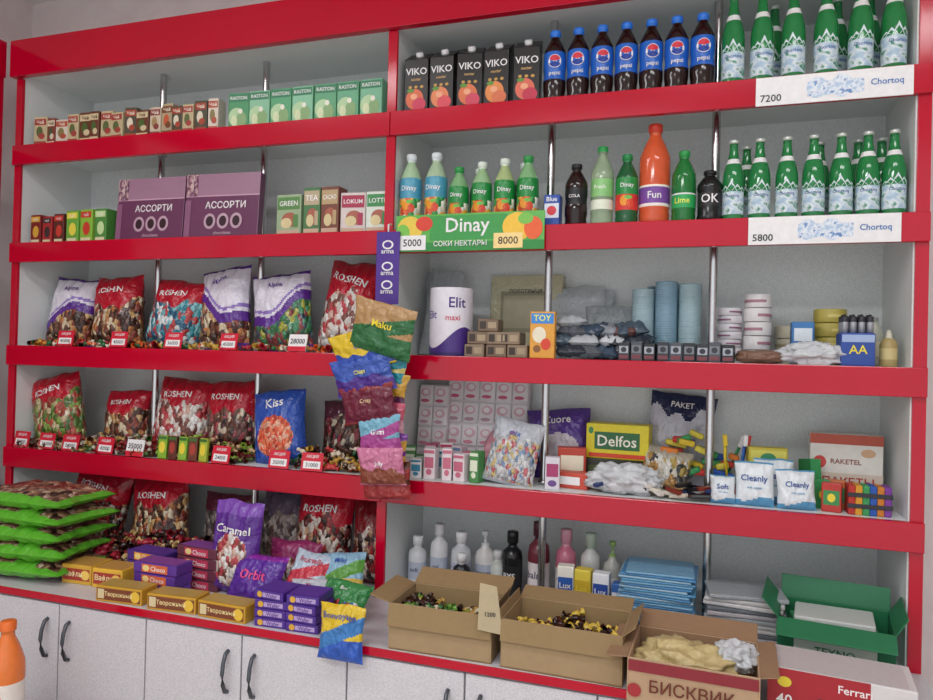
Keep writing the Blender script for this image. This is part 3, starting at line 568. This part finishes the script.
def wipes(x,y,w,h,t,rz=0,c='#dde4e8',zz=0):
    b=MB(); pj=b.pillow(w,h,.045,lambda u,v:(M('#5898c0',.3) if v<.16+.06*math.sin(u*3) or v>.95 else M(c,.25,bump=.3)),seed=int(x*100)%50,nx=24,ny=24)
    b.text(t,0,h*.6,h*.18,M('#1c4c9c'),pj,w*.8); b.text('wet wipes',0,h*.4,h*.07,M('#3c8ab8'),pj,w*.6); b.obj('wet_wipes_pack',T(x,y,z+zz)@RZ(rz)@RX(-10))
wipes(.135,.03,.105,.125,'Cleanly',-4); wipes(.245,.03,.105,.11,'Cleanly',5); wipes(.05,.03,.07,.08,'Soft'); wipes(.19,.085,.11,.13,'Cleanly',0)
prod('sponge_pack',.175,.17,z,.11,.05,.155,M('#c8b83c'),[('r',0,.75,.9,.4,M('#d8d060')),('r',0,.3,.8,.3,M('#7ab8d8')),('e',0,.8,.4,.2,M('#3c8a5c'))],rz=6)
prod('kitchen_sponge',.295,.14,z,.03,.09,.13,M('#2c8a4c',.7,bump=.5),[],rx=-8,rz=15)
prod('bin_bag_box',.39,.20,z,.19,.09,.205,M('#d8d4cc'),[('r',0,.93,1,.14,M('#a8442c')),('r',0,.33,1,.25,M('#d0c0b0')),('e',-.36,.6,.18,.18,M('#c83c3c')),('e',.3,.75,.2,.12,M('#c8a07c')),('t','ПАКЕТЫ',.03,.34,.12,M('#a82c2c'),.7),('t','RAKETEL',0,.62,.07,M('#8a4a3c'),.5)],rz=-4)
b=MB()
for i,c in enumerate(('#b8342c','#d8982c','#3c9858','#2c5ab0','#c87a2c','#7a3c98')):
    b.box((-.044+.0176*i,0,.04),(.0172,.06,.08),M(c,.7,bump=.5),.003)
for zz in (.025,.055): b.box((0,-.031,zz),(.11,.003,.012),M('#2c2c34'),.001)
b.obj('scouring_pad_pack',T(.425,.05,z))
for x,y,c,rz in ((.335,.045,'#b8342c',-12),(.31,.09,'#3c9858',20),(.355,.10,'#c8682c',-6)):
    prod('sponge_pack',x,y,z,.05,.03,.08,M(c),[('r',0,.5,.8,.5,M('#3c8a4c')),('e',0,.5,.4,.3,YEL)],rz=rz)
# ---------------- row 5 right
z=ZC
SH=[(.9,0),(1,.02),(1,.6),(.9,.7),(.5,.76),(.42,.78),(.42,.82),(.55,.825),(.55,.99),(.5,1)]
PUMP=[(.9,0),(1,.02),(1,.6),(.85,.68),(.4,.74),(.4,.8),(.3,.81),(.12,.82),(.12,.93),(.35,.935),(.35,1)]
for i,(x,h,r,c,cap,t,pr) in enumerate([(-.945,.17,.033,'#e0e2e4','#e8e8e8','soft',SH),(-.865,.22,.032,'#e4e4e6','#dcdcdc','gel',SH),(-.785,.20,.036,'#d8dce0','#e8e8e8','milk',SH),(-.70,.21,.034,'#e8e6e4','#e0e0e0','cream',PUMP),(-.655,.15,.028,'#d4dad4','#e4e4e4','fresh',SH),(-.605,.22,.034,'#1c1e20','#181818','BYS',SH),(-.515,.26,.036,'#7a3440','#5a2430','balm',SH),(-.425,.245,.034,'#d07890','#e0a0b0','care',SH),(-.345,.24,.032,'#d8d8d4','#b8c8b8','herb',SH),(-.275,.22,.03,'#c8c8c0','#98b870','aloe',PUMP)]):
    bottle('shampoo_bottle',x,.17,z,h,r,M(c,.25),M(cap,.3),pr,[(.15,.5,M(c if i in(5,) else ('#f0e8e8' if i>5 else '#b8c0d0')))],[(t,.35,.09,WHITE if i==5 else M('#4a4a6a'))],capz=.78)
bottle('shampoo_bottle',-.755,.085,z,.15,.03,M('#1c1e24',.3),M('#e0e0e0'),SH,[(.2,.5,M('#e8e8e8'))],capz=.78)
for i,(x,c,c2,h,w) in enumerate([(-.40,'#e8e4d8','#2c5aa8',.165,.05),(-.345,'#e0c848','#c8a82c',.16,.05),(-.29,'#e8e8ec','#2c4c9c',.155,.05),(-.235,'#3c6ab0','#e8e8ec',.13,.045)]):
    prod('cream_box',x,.04,z,w,.04,h,M(c),[('r',0,.65,.9,.3,M(c2)),('t','Lux',0,.65,.12,M(c),.7),('e',0,.25,.5,.2,M(c2))],rz=R.uniform(-6,6))
b=MB()
for i in range(26):
    b.box((R.uniform(-.008,.008),0,.006+.0072*i),(R.uniform(.185,.215),.17,.0066),M(('#4a88b8','#78a8c8','#5a98c0','#9abcd0')[i%4],.4,bump=.5),.003,RZ(R.uniform(-6,6)))
b.obj('blue_cloth_stack',T(-.125,.05,z))
b=MB()
for i in range(12): b.box((0,0,.007+.0125*i),(.21,.16,.0115),M(('#c8c4c4','#a0a4a8','#b8b0b4','#6a7076','#d8d4d4')[i%5],.5,bump=.3),.003,RZ(R.uniform(-7,7)))
b.obj('napkin_pack_stack',T(.115,.06,z))
CG=M('#24724a',.4); KR=M('#a58c68',.75)
def openbox(name,x,y,z,w,d,h,mat,inner,flaps,rz=0,text=None,tc=None,ts=.05,extra=None,tz=.45):
    b=MB(); t=.004
    b.box((0,0,t/2),(w,d,t),inner,0)
    for s in (-1,1):
        b.box((s*(w/2-t/2),0,h/2),(t,d,h),mat,.001); b.box((0,s*(d/2-t/2),h/2),(w-2*t,t,h),mat,.001)
    b.box((0,d/2-t*1.4,h/2),(w-3*t,.001,h*.98),inner,0)
    for side,ang,ln in flaps:
        if side=='f': b.box((0,0,ln/2),(w,.003,ln),inner,.001,T(0,-d/2-.002,h)@RX(ang))
        if side=='b': b.box((0,0,ln/2),(w,.003,ln),inner,.001,T(0,d/2,h)@RX(-ang))
        if side=='l': b.box((0,0,ln/2),(.003,d,ln),inner,.001,T(-w/2,0,h)@RY(-ang))
        if side=='r': b.box((0,0,ln/2),(.003,d,ln),inner,.001,T(w/2,0,h)@RY(ang))
    if extra: extra(b,w,d,h)
    if text: b.text(text,0,h*tz,ts,tc,lambda a,q:(a,-d/2-.0055,q),w*.8)
    return b.obj(name,T(x,y,z)@RZ(rz))
KI=M('#957c56',.8)
openbox('cardboard_box',-.665,-.275,z,.29,.19,.125,KR,KI,[('l',75,.06),('b',65,.07),('f',172,.06),('r',10,.025)],rz=1)
openbox('cardboard_box',-.335,-.28,z,.31,.19,.125,KR,KI,[('b',75,.06),('f',172,.055),('l',10,.025),('r',50,.04)],rz=-1)
def red(b,w,d,h):
    b.box((0,-d/2-.002,h*.84),(w*.98,.002,h*.24),M('#8a2430'),0)
    for s in (-.44,.44): b.disc(s*w,h*.3,.016,.016,-d/2-.003,M('#a82c34'))
openbox('cardboard_box',-.015,-.34,z,.29,.22,.105,M('#b89878',.7),M('#98785a',.8),[('l',95,.05),('b',70,.07),('r',80,.04)],rz=-2,text='БИСКВИК',tc=M('#6a2c1c'),ts=.03,extra=red)
pile('wrapped_candy_heap',-.79,-.55,-.345,-.20,z+.02,.10,330,['#3c2418','#3c7a3c','#6a9a3c','#b89040','#2c1a14','#d8d0b0'],1,True)
pile('wrapped_candy_heap',-.47,-.20,-.35,-.205,z+.02,.105,380,['#3c1c14','#2c140c','#e0c050','#5a2c1c','#d8b848','#201010'],1.1,True)
b=MB(); b.blob(.11,.085,.055,M('#c8b480',.3,bump=1,bscale=22,alpha=.97),seed=21,sub=5,amp=.3,fr=3); b.obj('biscuit_bag',T(-.035,-.34,z+.01))
b=MB(); b.blob(.05,.045,.035,PLB,seed=22,sub=5,amp=.35,fr=3); b.obj('plastic_bag',T(.075,-.32,z+.06))
b=MB(); b.add([(-.035,0,0),(.03,0,-.01),(.012,.01,.11),(-.032,.01,.118)],[[0,1,2,3]],M('#b8a888',.7)); b.text('1200',-.003,.04,.011,BLACK,lambda a,q:(a,-.002+q*.085,q)); b.obj('paper_price_note',T(-.515,-.385,z+.095)@RZ(12))
def gx(b,w,d,h):
    b.box((0,-d/2-.001,h*.5),(w*.7,.002,h*.4),M('#c8d4c8'),0); b.text('TEXNO',0,h*.5,.02,CG,lambda a,q:(a,-d/2-.003,q))
openbox('green_carton',.335,-.04,z,.27,.20,.14,CG,CG,[('b',10,.06),('l',40,.06),('f',120,.06),('r',30,.05)],rz=-8,extra=gx)
b=MB()
for i in range(7): b.box((R.uniform(-.01,.01),0,.012+.019*i),(.19,.13,.017),M(('#d8d8d4','#3c8a5c','#c8ccc8','#d4d0c8')[i%4]),.004,RZ(R.uniform(-12,12))@RY(R.uniform(-3,3)))
b.obj('napkin_pack_stack',T(.335,-.04,z+.006))
prod('toy_car_box',.305,-.30,z,.30,.15,.10,M('#d8d4d4'),[('r',-.15,.5,.7,1,M('#a8202c')),('t','Ferrari',.1,.75,.18,M('#f0e8e8'),.45),('t','40',-.38,.3,.25,WHITE,.2),('e',-.38,.7,.1,.24,YEL),('r',.1,.3,.5,.3,M('#2c2c30')),('top',M('#c8c0c0'))],rz=-6)
# orange soda on crate in the front left
b=MB(); b.box((0,0,.18),(.34,.24,.36),M('#6a4a30',.6),.004)
for zz in (.06,.16,.26): b.box((0,-.122,zz),(.36,.012,.07),M('#8a6a48',.6),.002)
b.obj('wooden_crate',T(-1.98,-.64,0))
bottle('orange_soda_bottle',-1.885,-.62,.36,.35,.046,M('#f0803a',.12,trans=.1),M('#e8702c'),STR,[(.3,.52,M('#e8e0d8'))],[('Fun',.42,.09,M('#e8502c'))])
# ------------------------------------------------------------ lights
for i,(x,y) in enumerate(((-1.9,-1.5),(.4,-1.5),(-.8,-3.0))):
    b=MB(); b.box((0,0,0),(1.25,.3,.05),WHITE,.004)
    for s in (-.07,.07): b.tube([(-.58,s,-.045),(.58,s,-.045)],.015,M('#ffffff',.4,emis=6))
    b.obj('ceiling_lamp',T(x,y,3.073))
    l=bpy.data.lights.new('lamp_light_%d'%i,'AREA'); l.shape='RECTANGLE'; l.size=1.2; l.size_y=.4; l.energy=(10,12,36)[i]; l.color=(.97,.98,1)
    o=bpy.data.objects.new('lamp_light_%d'%i,l); sc.collection.objects.link(o); o.location=(x,y,2.98)
w=bpy.data.worlds.new('World'); sc.world=w; w.use_nodes=True
w.node_tree.nodes['Background'].inputs[0].default_value=(.93,.97,1,1); w.node_tree.nodes['Background'].inputs[1].default_value=1.2
# ------------------------------------------------------------ camera
cd=bpy.data.cameras.new('Camera'); cam=bpy.data.objects.new('Camera',cd); sc.collection.objects.link(cam)
cd.sensor_width=36; cd.lens=27.97; cd.clip_start=.05
cam.matrix_world=T(0,-2.19,1.5)@RZ(18.4)@RX(90+.5)@RZ(1.43)
sc.camera=cam
